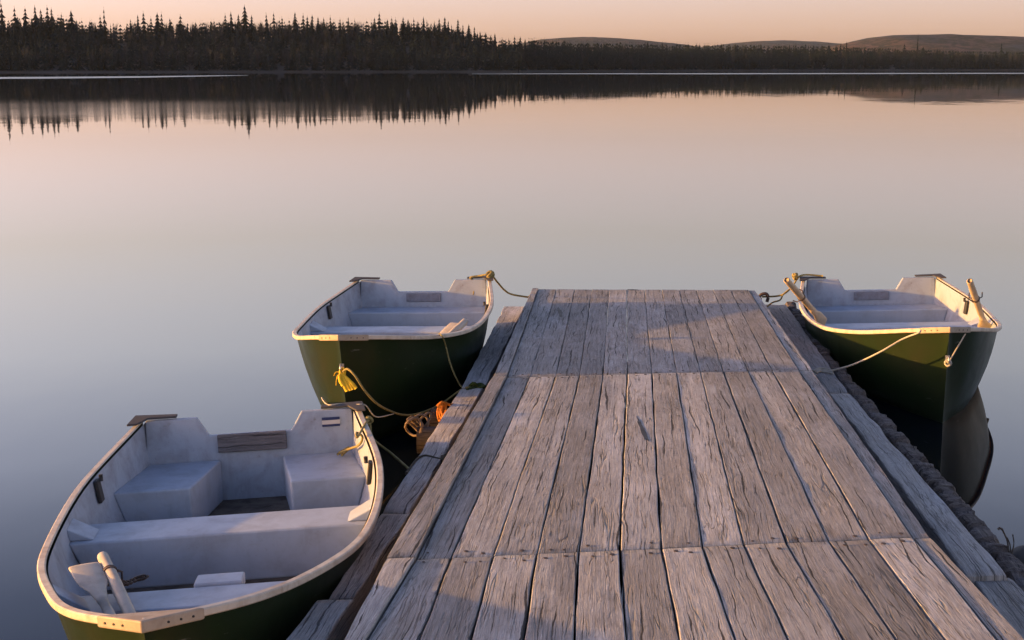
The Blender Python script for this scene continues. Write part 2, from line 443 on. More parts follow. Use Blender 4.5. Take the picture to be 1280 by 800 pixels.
def build_cap():
    bm = bmesh.new()
    idx = [i for i in range(nst) if plan[i].x > 3.45]
    lf = [plan[i] for i in idx]
    o = .005
    ring = [(p.x + o, p.y + o if k < len(lf) - 1 else 0) for k, p in enumerate(lf)] + [(p.x + o, -p.y - o) for p in reversed(lf[:-1])]
    prism(bm, [Vector((x, y, zg(x) + .005)) for x, y in ring], [Vector((x, y, zg(x) - .038)) for x, y in ring])
    bevel_all(bm, .006)
    for f in bm.faces: f.material_index = 0
    for sg in (1, -1):
        for q in (1, 2, 3):
            k = int(q * (len(lf) - 1) / 4.2); a, b = lf[k], lf[k + 1]
            t = (b - a).normalized(); n = Vector((-t.y, t.x, 0)); n = n if n.x > 0 else -n
            c = a + n * .0065
            tube(bm, [(c.x, c.y * sg, zg(c.x) - .018), (c.x + n.x * .004, (c.y + n.y * .004) * sg, zg(c.x) - .018)], .0042, 8, mat=1)
    return bm
def build_knee(sg):
    bm = bmesh.new()
    pl = [(-.015, .665), (.16, .685), (.15, .63), (.05, .58), (.035, .42), (-.015, .42)]
    if sg < 0: pl = [(s, -b) for s, b in reversed(pl)]
    def zz(s, b): return .656 - max(0, s) * .12 + (abs(b) - .42) * .03
    prism(bm, [Vector((s, b, zz(s, b) + .012)) for s, b in pl], [Vector((s, b, zz(s, b))) for s, b in pl])
    bevel_all(bm, .003, 1)
    return bm
def build_bench(s0, s1, z=.39, inner=None, lip=.02):
    """A box seat that fills the boat from wall to wall between two stations (or a corner seat when inner is given)."""
    bm = bmesh.new()
    n = 5
    S = [s0 + (s1 - s0) * k / (n - 1) for k in range(n)]
    if inner is None:
        ring = [(s, 1) for s in S] + [(s, -1) for s in reversed(S)]
        f = lambda s, q, zz: q * (hw(s, zz) + .003)
    else:
        (i0, i1), sg = inner
        ring = [(s, 'o') for s in S] + [(S[-1], 'i'), (S[0], 'i')]
        f = lambda s, q, zz: sg * ((hw(s, zz) + .003) if q == 'o' else i0 + (i1 - i0) * (s - s0) / (s1 - s0))
    top = [Vector((s, f(s, q, z), z)) for s, q in ring]
    bot = [Vector((s - (.012 if s > s1 - 1e-6 else 0), f(s, q, .155), .145)) for s, q in ring]
    prism(bm, top, bot)
    bevel_all(bm, .010, 2)
    return bm
def build_bracket(s0, s1, sg, z=.39):
    bm = bmesh.new()
    w = .11
    A = [Vector((s, sg * (hw(s, z) - w), z + .001)) for s in (s0, s1)]
    B = [Vector((s, sg * (hw(s, zg(s) - .05) + .002), zg(s) - .045)) for s in (s0, s1)]
    C = [Vector((s, sg * (hw(s, z) + .002), z + .001)) for s in (s0, s1)]
    prism(bm, [A[0], B[0], C[0]], [A[1], B[1], C[1]])
    bevel_all(bm, .004, 1)
    return bm
def build_pad(s, sg):
    bm = bmesh.new()
    b0 = hw(s, zg(s) - .03) - .004; b1 = hw(s, zg(s) - .16) - .004
    v = Vector((0, sg * (b1 - b0), -.13)); v.normalize()
    n = v.cross(Vector((1, 0, 0))); n = n if n.y * sg < 0 else -n
    c = Vector((s, sg * (b0 + b1) / 2, zg(s) - .085))
    Mx = Matrix((Vector((1, 0, 0)), v, n)).transposed()
    box(bm, c + n * .006, (.075, .12, .02), Mx)
    bevel_all(bm, .004, 1)
    tube(bm, [c + n * .02 + Vector((0, 0, .05)), c + n * .02 + Vector((0, 0, .085))], .011, 8)
    return bm
def board_bm(b0, b1, z0, z1, s, th):
    bm = bmesh.new()
    uvl = bm.loops.layers.uv.new('grain')
    box(bm, (s + th / 2, (b0 + b1) / 2, (z0 + z1) / 2), (th, b1 - b0, z1 - z0))
    bevel_all(bm, .004, 1)
    for f in bm.faces:
        for l in f.loops: l[uvl].uv = (l.vert.co.y, l.vert.co.z)
    return bm
def build_eye():
    bm = bmesh.new()
    t = .42
    p = Vector((3.42 + (3.634 - 3.42) * .70, 0, -.10 + (.664 + .10) * .70))
    ringp = [p + Vector((.012 + .022 * (1 + math.cos(a)), 0, .028 * math.sin(a))) for a in [2 * math.pi * k / 14 for k in range(15)]]
    tube(bm, ringp, .006, 6, cap=False)
    box(bm, p + Vector((.004, 0, 0)), (.012, .03, .06))
    return bm
EYEP = Vector((3.42 + (3.634 - 3.42) * .70 + .03, 0, -.10 + (.664 + .10) * .70 - .02))

PROTO = {}
def part(root, name, key, builder, mat, smooth=False):
    """The first boat makes each shape; the other boats share its mesh."""
    if key in PROTO:
        o = bpy.data.objects.new(name, PROTO[key]); COL.objects.link(o); o.parent = root
    else:
        o = mesh_obj(name, builder(), mat, root, smooth); PROTO[key] = o.data
    return o
BGROUP = 'rowboats moored along the dock'
def make_boat(i, label):
    root = empty('rowboat'); root.matrix_world = BM[i]
    tag(root, label, 'rowboat', BGROUP)
    part(root, 'hull', 'hull%d' % (i == 2), (lambda: build_hull(Cs, Ks)) if i == 2 else build_hull, M['green'])
    part(root, 'inner_lining', 'liner', build_liner, M['white'])
    part(root, 'floor', 'floor', build_floor, M['floor'])
    tr = part(root, 'transom', 'transom', build_transom, M['white'])
    part(root, 'gunwale', 'rim', build_rim, M['rim'])
    part(root, 'bow_plate', 'cap', build_cap, [M['cap'], M['dark']])
    for sg in (1, -1):
        part(root, 'corner_plate', 'knee%d' % sg, lambda: build_knee(sg), M['knee'])
        part(root, 'oarlock_pad', 'pad%d' % sg, lambda: build_pad(1.02 if i else .92, sg), M['dark'])
    part(root, 'bow_eye', 'eye', build_eye, M['metal'])
    if i == 0:
        for sg in (1, -1):
            part(root, 'stern_seat', 'cs%d' % sg, lambda: build_bench(.055, .70, inner=((.18, .27), sg)), M['seat'])
    else:
        part(root, 'stern_bench', 'sb', lambda: build_bench(.055, .44), M['seat'])
    part(root, 'middle_bench', 'mb', lambda: build_bench(1.30, 1.64), M['seat'])
    part(root, 'bow_bench', 'bb', lambda: build_bench(2.43, 2.68), M['seat'])
    for sg in (1, -1):
        part(root, 'bench_bracket', 'br%d' % sg, lambda: build_bracket(1.42, 1.60, sg), M['seat'])
        part(root, 'bench_bracket', 'bq%d' % sg, lambda: build_bracket(2.48, 2.64, sg), M['seat'])
    if i == 0:
        tag(part(root, 'motor_board', 'mbrd0', lambda: board_bm(-.19, .21, .435, .542, .050, .025), M['pad']), 'weathered bare wood board in the transom notch')
        st = bmesh.new()
        for z0, z1, mi in ((.585, .602, 0), (.560, .585, 1), (.546, .560, 0)):
            box(st, (.0525, .475, (z0 + z1) / 2), (.004, .105, z1 - z0 - .001), mat=mi)
        mesh_obj('sticker', st, [M['blue'], M['cream']], root)
        bk = bmesh.new()
        box(bk, (2.36, .08, .375), (.13, .20, .05)); bevel_all(bk, .006, 1)
        mesh_obj('bench_block', bk, M['seat'], root)
    else:
        tag(part(root, 'motor_board', 'mbrd1', lambda: board_bm(-.16, .17, .44, .52, .047, .018), M['worn']), 'dark worn board on the transom')
    return root
make_boat(0, 'nearest white and green rowboat with two corner stern seats, left of the dock')
make_boat(1, 'rowboat with a yellow rope tassel at its bow, behind the nearest boat')
make_boat(2, 'rowboat alone on the right side of the dock, two raised oars in it')

# ------------------------------------------------------------------ dock
dock = empty('dock', (2.0, 8.0, 0))
tag(dock, 'weathered grey plank dock sloping out into the calm lake', 'dock')
DI = Matrix.Translation((-2.0, -8.0, 0))
class Wood:
    def __init__(s):
        s.bm = bmesh.new(); s.uv = s.bm.loops.layers.uv.new('grain'); s.pid = s.bm.verts.layers.float.new('pid')
    def plank(s, A, B, C, D, th, seg=.07, nx=7, jit=.0025, wave=.0008, edge=.003, pid=None):
        """A far left, B far right, C near right, D near left, all on the top face."""
        A, B, C, D = [Vector(v) for v in (A, B, C, D)]
        ln = ((A - D).length + (B - C).length) / 2; wd = ((A - B).length + (C - D).length) / 2
        n = max(3, int(ln / seg)); pid = random.random() if pid is None else pid
        uo, vo = random.uniform(0, 50), random.uniform(0, 50)
        cs = [0, .018, .03, .3, .7, .97, .982, 1] if nx >= 7 else [0, .1, .5, .9, 1]
        tw = random.uniform(-.0015, .0015); ph = random.uniform(0, 100)
        top = []
        for i in range(n + 1):
            t = i / n; row = []
            l, r = D.lerp(A, t), C.lerp(B, t)
            ac = (r - l).normalized()
            jl = jit * noise.noise(Vector((t * ln * 3, ph, 1))) * 2; jr = jit * noise.noise(Vector((t * ln * 3, ph, 9))) * 2
            for j, q in enumerate(cs):
                p = l.lerp(r, q) + ac * (jl * (1 - q) + jr * q)
                z = wave * noise.fractal(Vector((t * ln * 2.2 + ph, q * wd * 9, 3)), 1.0, 2.0, 3) * 1.6 + tw * (q - .5)
                e = min(q, 1 - q)
                if e == 0: z -= edge * (1 + .8 * noise.noise(Vector((t * ln * 9, ph, q * 5))))
                if i in (0, n): z -= edge * .6; p = p + (A - D).normalized() * (.006 * noise.noise(Vector((q * wd * 25, ph, t * 7))))
                v = s.bm.verts.new(DI @ (p + Vector((0, 0, z)))); v[s.pid] = pid
                row.append((v, t * ln + uo, q * wd + vo))
            top.append(row)
        def face(vs, uvs):
            f = s.bm.faces.new(vs); f.smooth = True
            for lp, u in zip(f.loops, uvs): lp[s.uv].uv = u
            return f
        for a, b in zip(top, top[1:]):
            for j in range(len(cs) - 1):
                q = (a[j], a[j + 1], b[j + 1], b[j]); face([x[0] for x in q], [x[1:] for x in q])
        # skirts
        def skirt(seq, vdir):
            low = []
            for v, u, w in seq:
                x = s.bm.verts.new(v.co + Vector((0, 0, -th))); x[s.pid] = pid
                low.append((x, u, w + vdir * th))
            for k in range(len(seq) - 1):
                q = (seq[k], seq[k + 1], low[k + 1], low[k])
                f = face([x[0] for x in reversed(q)], [x[1:] for x in reversed(q)]); f.smooth = False
        skirt([r_[0] for r_ in reversed(top)], -1); skirt([r_[-1] for r_ in top], 1)
        skirt(top[0], 0); skirt(list(reversed(top[-1])), 0)
    def build(s, name, mat, parent=None):
        bmesh.ops.recalc_face_normals(s.bm, faces=s.bm.faces)
        return mesh_obj(name, s.bm, mat, parent)

far = [665.3, 673.2, 696.2, 718.7, 739.8, 761.5, 783.4, 805.4, 827, 848.7, 870, 891, 912.8, 935.8, 943.7]
j1 = [616, 633.8, 662.5, 694.8, 724.4, 753.9, 784, 814.9, 846, 875.7, 904.3, 935, 964.8, 998.5, 1016]
j2 = [482, 520, 564, 616.5, 670.6, 723.7, 774.7, 827, 878, 929.6, 983, 1036, 1086, 1142, 1163.5]
nr = [430, 458, 523.7, 587.8, 654, 718, 782.5, 850, 919, 986, 1055, 1121, 1183, 1249, 1284]
def y1(x): return 470.8 - (x - 660) * .026
def y2(x): return 697 - (x - 564) * .045
Pf = [onDeck(x, 361 + .004 * (x - 665)) for x in far]
P1 = [onDeck(x, y1(x)) for x in j1]
P2 = [onDeck(x, y2(x)) for x in j2]
Pn = []
for x, q in zip(nr, P2):
    e = onDeck(x, 800); d = (e - q)
    Pn.append(q + d * ((2.6 - q.y) / d.y))
Lr0, Rr0 = Pn[0], Pn[-1]
P3 = [Vector((Lr0.x + (Rr0.x - Lr0.x) * k / 14 - .12, -1.6, deck_z(-1.6))) for k in range(15)]
Pn2 = [Vector((Lr0.x + (Rr0.x - Lr0.x) * k / 14, 2.585, deck_z(2.585))) for k in range(15)]
W = Wood()
gap = .0042
def bay(W, Fr, Nr, ks, jf, jn, gapend=.004):
    for k in ks:
        ac = (Fr[k + 1] - Fr[k]).normalized()
        u = (Fr[k] - Nr[k]).normalized()
        gl, gr = gap * random.uniform(.6, 1.3), gap * random.uniform(.6, 1.3)
        ef, en = random.uniform(0, jf), random.uniform(-jn, jn) + gapend
        dz = Vector((0, 0, random.uniform(-.0013, .0013)))
        A = Fr[k] + ac * gl - u * ef + dz; B = Fr[k + 1] - ac * gr - u * ef + dz
        C = Nr[k + 1] - ac * gr + u * en + dz; D = Nr[k] + ac * gl + u * en + dz
        W.plank(A, B, C, D, .05)
gap = .0022
bay(W, Pf, P1, range(1, 13), .03, 0)
gap = .0038
bay(W, P1, P2, range(1, 13), .006, 0)
bay(W, P2, Pn, range(1, 13), .006, 0)
bay(W, Pn2, P3, range(0, 14), .01, 0)
W.build('deck', M['deck'], dock)
for k, up in ((0, .012), (13, -.006)):
    S = Wood()
    v = Vector((0, 0, up))
    for Fr, Nr in ((Pf, P1), (P1, P2), (P2, Pn)):
        Fr = [p + v for p in Fr]; Nr = [p + v for p in Nr]
        bay(S, Fr, Nr, [k], .01, 0)
    S.build('edge_strip', M['deck'], dock)
# nail heads sunk at the plank ends
nail_me = None
for Pj in (P1, P2):
    for k in range(1, 13):
        for q in (.28, .72):
            for dy in (.05, -.06):
                if random.random() < .25: continue
                c = Pj[k].lerp(Pj[k + 1], q + random.uniform(-.08, .08)) + Vector((0, dy + random.uniform(-.02, .02), 0))
                c.z = deck_z(c.y) + .001
                if nail_me is None:
                    nb = bmesh.new(); tube(nb, [(0, 0, 0), (0, 0, .0025)], .006, 8)
                    no = mesh_obj('nail', nb, M['iron'], dock); nail_me = no.data
                else:
                    no = bpy.data.objects.new('nail', nail_me); COL.objects.link(no); no.parent = dock
                no.location = DI @ c; no.scale = (random.uniform(.8, 1.7),) * 2 + (1,)
def knot_hole(px, py, w_, l_, seed):
    bm = bmesh.new(); c = onDeck(px, py, -.002); n = 22; rr = random.Random(seed); vs_ = []
    for k in range(n):
        a = 2 * math.pi * k / n; f = .65 + .6 * rr.random()
        vs_.append(Vector((math.cos(a) * w_ * f, math.sin(a) * l_ * f, -math.sin(a) * l_ * f * DK)))
    T = [bm.verts.new(DI @ (c + v)) for v in vs_]; B = [bm.verts.new(DI @ (c + v * .9 + Vector((0, 0, -.004)))) for v in vs_]
    bm.faces.new(T)
    for k in range(n): bm.faces.new((T[k], B[k], B[(k + 1) % n], T[(k + 1) % n]))
    bmesh.ops.recalc_face_normals(bm, faces=bm.faces)
    mesh_obj('knot_hole', bm, M['dark'], dock)
knot_hole(700, 390, .022, .26, 4); knot_hole(803, 537, .013, .30, 9); knot_hole(790, 362, .05, .03, 2)
# stringers under the deck
sb = Wood()
for q in (.07, .535, .93):
    def X(Pv): return Pv[0].lerp(Pv[-1], q)
    for a, b in ((X(Pf), X(P1)), (X(P1), X(P2)), (X(P2), X(Pn))):
        dn = Vector((0, 0, -.12)); w_ = Vector((.05, 0, 0))
        sb.plank(a - w_ + dn, a + w_ + dn, b + w_ + dn, b - w_ + dn, .16, seg=.3, nx=3)
sb.build('stringers', M['log'], dock)

DROP = .175
def ledge(pts, drop=DROP, th=.16, name='side_timber', mat='ledge', pid=None, label=None):
    w = Wood()
    A, B, C, D = [onDeck(px, py, drop) for px, py in pts]
    w.plank(A, B, C, D, th, seg=.06, nx=7, jit=.006, wave=.004, edge=.010, pid=pid)
    o = w.build(name, M[mat], dock)
    if label: o['label'] = label
    return o
# left side timber (far to near), then the lower block in front of it
ledge([(631, 382), (656, 382), (606, 482), (577, 484)], pid=.85)
ledge([(576, 485), (605, 483), (512, 640), (478, 640)], drop=.16, pid=.9)
ledge([(477.5, 641), (511.5, 641), (442, 746), (409, 746)], pid=.95, drop=.15)
ledge([(395, 749), (440, 747), (330, 930), (255, 930)], drop=.10, pid=1.0)
# right side timbers
ledge([(953, 380), (982, 380), (1060, 490), (1034, 490)], pid=.25)
ledge([(1036, 491), (1062, 491), (1258, 718), (1210, 718)], drop=DROP - .005, pid=.75)
ledge([(1214, 721), (1262, 721), (1420, 900), (1345, 900)], drop=DROP + .02, pid=.4)
# cribwork logs under both sides
def log_path(pts, drop, n=60):
    P = [onDeck(px, py, drop) for px, py in pts]
    return cr(P, max(2, n // (len(P) - 1)))
def rough_log(name, P, r, ring=.02, jitter=.25, mat='log', slab=True):
    bm = bmesh.new(); uvl = bm.loops.layers.uv.new('grain'); pid = bm.verts.layers.float.new('pid')
    # resample
    Q = [P[0]]; acc = 0
    for a, b in zip(P, P[1:]):
        d = (b - a).length; m = max(1, int(d / ring))
        for k in range(1, m + 1): Q.append(a.lerp(b, k / m))
    n = 14; rings = []
    block = 1.0; left = 0; off = Vector((0, 0, 0)); gd = .8; sk_ = 0
    for i, p in enumerate(Q):
        if left <= 0:
            left = random.choice((1, 1, 2, 3, 4, 5, 7, 9)); block = 1 + random.uniform(-jitter, jitter)
            off = Vector((random.uniform(-.016, .016), 0, random.uniform(-.014, .012)))
            groove = True; gd = random.uniform(.80, .98); sk_ = random.uniform(-.02, .02)
        else: groove = False
        left -= 1
        t = (Q[min(i + 1, len(Q) - 1)] - Q[max(0, i - 1)]).normalized(); a = t.cross(Vector((0, 0, 1))).normalized(); b = a.cross(t)
        rr = r * (block if slab else 1 + jitter * .3 * noise.noise(p * 3)) * (gd if groove and slab else 1)
        row = []
        for k in range(n):
            an = 2 * math.pi * k / n
            ca, sa = math.cos(an), math.sin(an)
            if slab: ca, sa = math.copysign(abs(ca) ** .55, ca), math.copysign(abs(sa) ** .7, sa)
            q = p + (off if slab else Vector((0, 0, 0))) + (a * ca + b * sa) * rr * (1 + (.22 if slab else .10) * noise.noise(Vector((i * .9, k * 1.3, 2))))
            if slab: q += t * sk_ * ca
            v = bm.verts.new(DI @ q); v[pid] = .3 + .5 * (block - .75) if slab else .5; row.append(v)
        rings.append(row)
    for i, (A, B) in enumerate(zip(rings, rings[1:])):
        for k in range(n):
            f = bm.faces.new((A[k], A[(k + 1) % n], B[(k + 1) % n], B[k])); f.smooth = not slab
            for lp, (ii, kk) in zip(f.loops, ((i, k), (i, k + 1), (i + 1, k + 1), (i + 1, k))): lp[uvl].uv = (ii * ring, kk * r * .45)
    bm.faces.new(rings[0]); bm.faces.new(list(reversed(rings[-1])))
    bmesh.ops.recalc_face_normals(bm, faces=bm.faces)
    return mesh_obj(name, bm, M[mat], dock)
o = rough_log('edge_log', log_path([(987, 383), (1012, 424), (1063, 488), (1108, 540), (1172, 612), (1222, 668), (1268, 722), (1330, 790)], DROP + .085), .052, jitter=.08)
o['label'] = 'ragged grooved log along the outer side of the dock'
for side, drops in ((0, (.40, .62, .84)), (1, (.36, .58, .80))):
    for dd in drops:
        if side == 0: ends = [onDeck(646, 384, DROP), onDeck(590, 485, DROP), onDeck(495, 640, DROP), onDeck(425, 746, DROP), onDeck(300, 930, DROP)]; sh = .02
        else: ends = [onDeck(966, 382, DROP), onDeck(1044, 490, DROP), onDeck(1232, 718, DROP), onDeck(1380, 900, DROP)]; sh = .02
        P = cr([p + Vector((sh, 0, DROP - dd)) for p in ends], 12)
        rough_log('crib_log', P, .105, ring=.12, jitter=.3, slab=False)
# cross logs of the crib whose ends show on the left side
for px, py, w_ in ((546, 526, .30), (530, 550, .34)):
    e = onDeck(px + 10, py, DROP + .10)
    bm = bmesh.new(); uvl = bm.loops.layers.uv.new('grain')
    tube(bm, [DI @ (e + Vector((-.09 + q * (1.4 + w_) / 10, 0, .0))) for q in range(11)], .085, 12)
    for f in bm.faces:
        for lp in f.loops: lp[uvl].uv = (lp.vert.co.x, lp.vert.co.z * 2)
    mesh_obj('cross_log', bm, M['log'], dock)

# ------------------------------------------------------------------ oars
def oar(name, label, grip, tip, mat, bw=.075, blen=.5, r=.021, face=None, group='oars lying in the boats', collar=True, bladelen=None):
    grip, tip = Vector(grip), Vector(tip)
    root = empty(name, grip); tag(root, label, 'oar', group)
    d = (tip - grip); ln = d.length; d.normalize()
    f = face or Vector((0, 0, 1)); s = d.cross(f).normalized(); f = s.cross(d).normalized()
    bm = bmesh.new()
    pts = [d * (ln * t) for t in (0, .004, .02, .12, .125, .14, .3, .6)] + [d * (ln - blen)]
    rad = [r * .75, r * .95, r * 1.0, r * 1.0, r * 1.0, r * 1.08, r * 1.05, r * .98, r * .9]
    tube(bm, pts, r, 12, rad=rad)
    mesh_obj('shaft', bm, mat, root, True)
    bm = bmesh.new(); rings = []
    for t, w, th in ((-.02, r * .9, r * .85), (.12, r * 1.2, r * .75), (.30, bw * .55, r * .6), (.5, bw * .92, .011), (.75, bw, .008), (.96, bw * 1.02, .007), (1.0, bw * .96, .005)):
        c = d * (ln - blen + blen * t)
        rings.append([bm.verts.new(c + s * w * math.cos(a) + f * th * math.sin(a)) for a in [2 * math.pi * k / 14 for k in range(14)]])
    for A, B in zip(rings, rings[1:]):
        for k in range(14):
            fc = bm.faces.new((A[k], A[(k + 1) % 14], B[(k + 1) % 14], B[k])); fc.smooth = True
    bm.faces.new(rings[0]); bm.faces.new(list(reversed(rings[-1])))
    bmesh.ops.recalc_face_normals(bm, faces=bm.faces)
    mesh_obj('blade', bm, mat, root)
    if collar:
        bm = bmesh.new(); c = d * collar
        tube(bm, [c, c + d * .018], r * 1.28, 12)
        for sg in (1, -1):
            tube(bm, [c + s * sg * r * 1.3, c + s * sg * r * 2.0 - f * .01, c + s * sg * r * 2.0 - f * .05], .005, 6)
        mesh_obj('collar', bm, M['iron'], root)
    return root
def bwl(i, px, py, z): return BM[i] @ bl(i, px, py, z)
# nearest boat: a blade and a grip resting on the bow bench
b_tip = bwl(0, 105, 706, .50); b_mid = bwl(0, 139, 771, .42)
dv = (b_mid - b_tip).normalized()
oar('oar', 'grey wooden oar lying blade up on the bow bench of the nearest boat', b_tip + dv * 1.15, b_tip, M['oargrey'], bw=.062, blen=.36, r=.020, collar=None)
h_top = bwl(0, 128, 695, .50); h_mid = bwl(0, 163, 769, .41)
dv = (h_mid - h_top).normalized()
oar('oar', 'round oar grip with an iron ring, beside the grey blade in the nearest boat', h_top, h_top + dv * 1.15, M['oargrey'], bw=.05, blen=.3, r=.0235, collar=.155)
# second boat: blade and grip over the middle bench near the dock side
p1 = bwl(1, 574, 404, .50)
dv = (BW(1, 2.60, .30, .26) - p1).normalized()
oar('oar', 'short flat oar blade resting on the gunwale of the boat with the yellow tassel', p1 + dv * .95, p1, M['oargrey'], bw=.075, blen=.42, r=.02, collar=None)
p1 = bwl(1, 582, 401, .53)
dv = (BW(1, 2.55, .36, .27) - p1).normalized()
oar('oar', 'round oar shaft lying beside the flat blade in the boat with the yellow tassel', p1, p1 + dv * .90, M['oargrey'], bw=.05, blen=.3, r=.026, collar=None)
# right boat: two oars standing up out of it
p0 = bwl(2, 983, 350, .92); p1 = bwl(2, 1031, 405, .44)
oar('oar', 'orange lit oar leaning outward over the dock side of the right boat', p0, p1, M['oar'], bw=.05, blen=.42, r=.026, face=Vector((0, -1, .3)), collar=(p1 - p0).length * .36)
p0 = bwl(2, 1212, 351, .88); p1 = bwl(2, 1234, 416, .36)
oar('oar', 'pale oar standing up at the water side of the right boat', p0, p1, M['oar'], bw=.062, blen=.30, r=.025, face=Vector((-.5, -1, .1)), collar=(p1 - p0).length * .32)
# chain and padlock on the nearest boat's bow bench
bm = bmesh.new()
cp = [bwl(0, x, y, z) for x, y, z in ((128, 735, .43), (135, 729, .44), (147, 727, .43), (158, 729, .41), (170, 724, .40), (182, 721, .40))]
cp = cr(cp, 5)
for k in range(len(cp) - 1):
    a, b = cp[k], cp[k + 1]; c = (a + b) / 2; d = (b - a).normalized(); s = d.cross(Vector((0, 0, 1))).normalized()
    if k % 2: s = Vector((0, 0, 1))
    tube(bm, [c + d * .016 * math.cos(q) + s * .010 * math.sin(q) for q in [2 * math.pi * i / 10 for i in range(11)]], .0038, 6, cap=False)
o = mesh_obj('chain', bm, M['iron']); tag(o, 'rusty chain looped round the oars on the bow bench of the nearest boat', 'chain')

# ------------------------------------------------------------------ ropes
def rope(name, label, path, r, mat, extra=None, cat='rope', n=8):
    bm = bmesh.new()
    tube(bm, cr(path, n), r, 8)
    if extra: extra(bm)
    return tag(mesh_obj(name, bm, mat, None, True), label, cat, 'mooring ropes')
def knot(bm, c, s, turns=3, r=.009):
    for k in range(turns):
        a0 = random.uniform(0, 6.28); ax = Vector((random.uniform(-1, 1), random.uniform(-1, 1), random.uniform(-1, 1))).normalized()
        u = ax.orthogonal().normalized(); v = ax.cross(u)
        tube(bm, [c + (u * math.cos(a0 + q) + v * math.sin(a0 + q)) * s * (.8 + .3 * random.random()) for q in [i * .6 for i in range(12)]], r, 6)
E1 = BW(1, *EYEP); E2 = BW(2, *EYEP)
def lp(px, py, drop=DROP): return onDeck(px, py, drop - .012)
tie = lp(600, 482)
rope('mooring_rope', 'olive rope sagging from the bow tassel to the mossy tie on the left timber',
     [E1 + Vector((.01, -.02, 0)), E1.lerp(atY(444, 470, 8.6), .5) + Vector((0, -.02, .035)), atY(444, 470, 8.6), atY(458, 491, 8.65), atY(478, 509, 8.8), atY(510, 519, 9.0), atY(546, 508, 9.2), atY(575, 488, 9.4), lp(586, 484), tie], .0075, M['rope'])
# yellow tassel
bm = bmesh.new()
for px, py, k in ((429, 482, 0), (434, 489, 1), (438, 488, 2), (445, 486, 3), (441, 487, 4)):
    top = E1 + Vector((.0, -.03, -.005)); e = atY(px, py, E1.y - .09)
    tube(bm, cr([top, top.lerp(e, .5) + Vector((.006 * (k - 2), -.02, .01)), e], 5), .012, 7, rad=[.008] * 3 + [.012] * 4 + [.014] * 4)
for px, py in ((420, 482), (417, 470), (424, 478)):
    tube(bm, cr([E1 + Vector((0, -.02, 0)), E1.lerp(atY(px, py, E1.y - .03), .5) + Vector((-.01, 0, .01)), atY(px, py, E1.y - .03)], 4), .0028, 5)
knot(bm, E1 + Vector((.01, -.015, .0)), .022, 3, .008)
tag(mesh_obj('rope_tassel', bm, M['yellow'], None, True), 'bright yellow frayed rope tassel hanging from the bow eye', 'rope')
rope('mooring_rope', 'thin olive rope hanging over the gunwale beside the flat oar blade',
     [bwl(1, 549, 417, .52), bwl(1, 553, 421, .53), atY(557, 432, 9.6), atY(562, 452, 9.5), atY(569, 470, 9.45), atY(577, 484, 9.45), lp(584, 486)], .006, M['rope'])
# mossy tie on the left timber
bm = bmesh.new()
for k in range(4):
    tube(bm, cr([lp(584 + 4 * k, 488 - .8 * k), lp(590 + 3 * k, 484), lp(600, 480 + 2 * k), lp(606, 483)], 4), .011, 6)
knot(bm, lp(592, 484), .03, 3, .01)
tag(mesh_obj('rope_tie', bm, M['moss'], None, True), 'mossy green knot of rope on the left side timber', 'rope')
K1 = BW(1, .05, .645, .69)
dk = onDeck(664, 372, .03)
rope('mooring_rope', 'olive stern rope tying the tassel boat to the far dock corner',
     [bwl(1, 588, 381, .40), bwl(1, 592, 366, .52), atY(592, 352, 12.1), atY(588, 347, 12.05), atY(598, 345, 12.05), K1, atY(622, 353, 12.35), atY(630, 362, 12.6), atY(640, 368, 12.85), dk], .009, M['rope'],
     lambda bm: (knot(bm, K1, .032, 5, .011), knot(bm, dk, .022, 3, .011)))
K0 = BW(0, .22, .70, .60)
rope('mooring_rope', 'olive stern rope from the nearest boat to the left side timber',
     [bwl(0, 424, 566, .43), bwl(0, 437, 561, .46), bwl(0, 449, 556, .52), bwl(0, 453, 546, .58), bwl(0, 446, 541, .6), bwl(0, 447, 546, .6), K0, atY(466, 548, 7.3), atY(488, 566, 7.3), lp(512, 587)], .007, M['rope'],
     lambda bm: (knot(bm, K0, .02, 4, .008), [tube(bm, [bwl(0, 424 + a, 566 + b, .41), bwl(0, 436, 560 + a * .3, .425)], .008, 6) for a, b in ((0, 0), (3, 3), (-2, 2))]))
rope('mooring_rope', 'dark rope lying flat across the left side timber', [lp(508, 592), lp(522, 574), lp(532, 570), lp(545, 573), lp(556, 575), lp(563, 573)], .009, M['darkrope'],
     lambda bm: knot(bm, lp(557, 574), .025, 3, .01))
rope('thin_cord', 'thin pale cord from the dock side stern corner of the nearest boat',
     [BW(0, .03, .60, .66), BW(0, .02, .68, .655), atY(470, 521, 8.0), atY(492, 517.5, 8.75)], .0035, M['palerope'])
rope('thin_cord', 'thin pale cord from the bow of the boat behind to the nearest transom',
     [BW(1, 3.0, -.24, .06), atY(402, 497, 8.1), BW(0, .0, .46, .668), BW(0, .0, .54, .668), BW(0, .02, .60, .65)], .0035, M['palerope'])
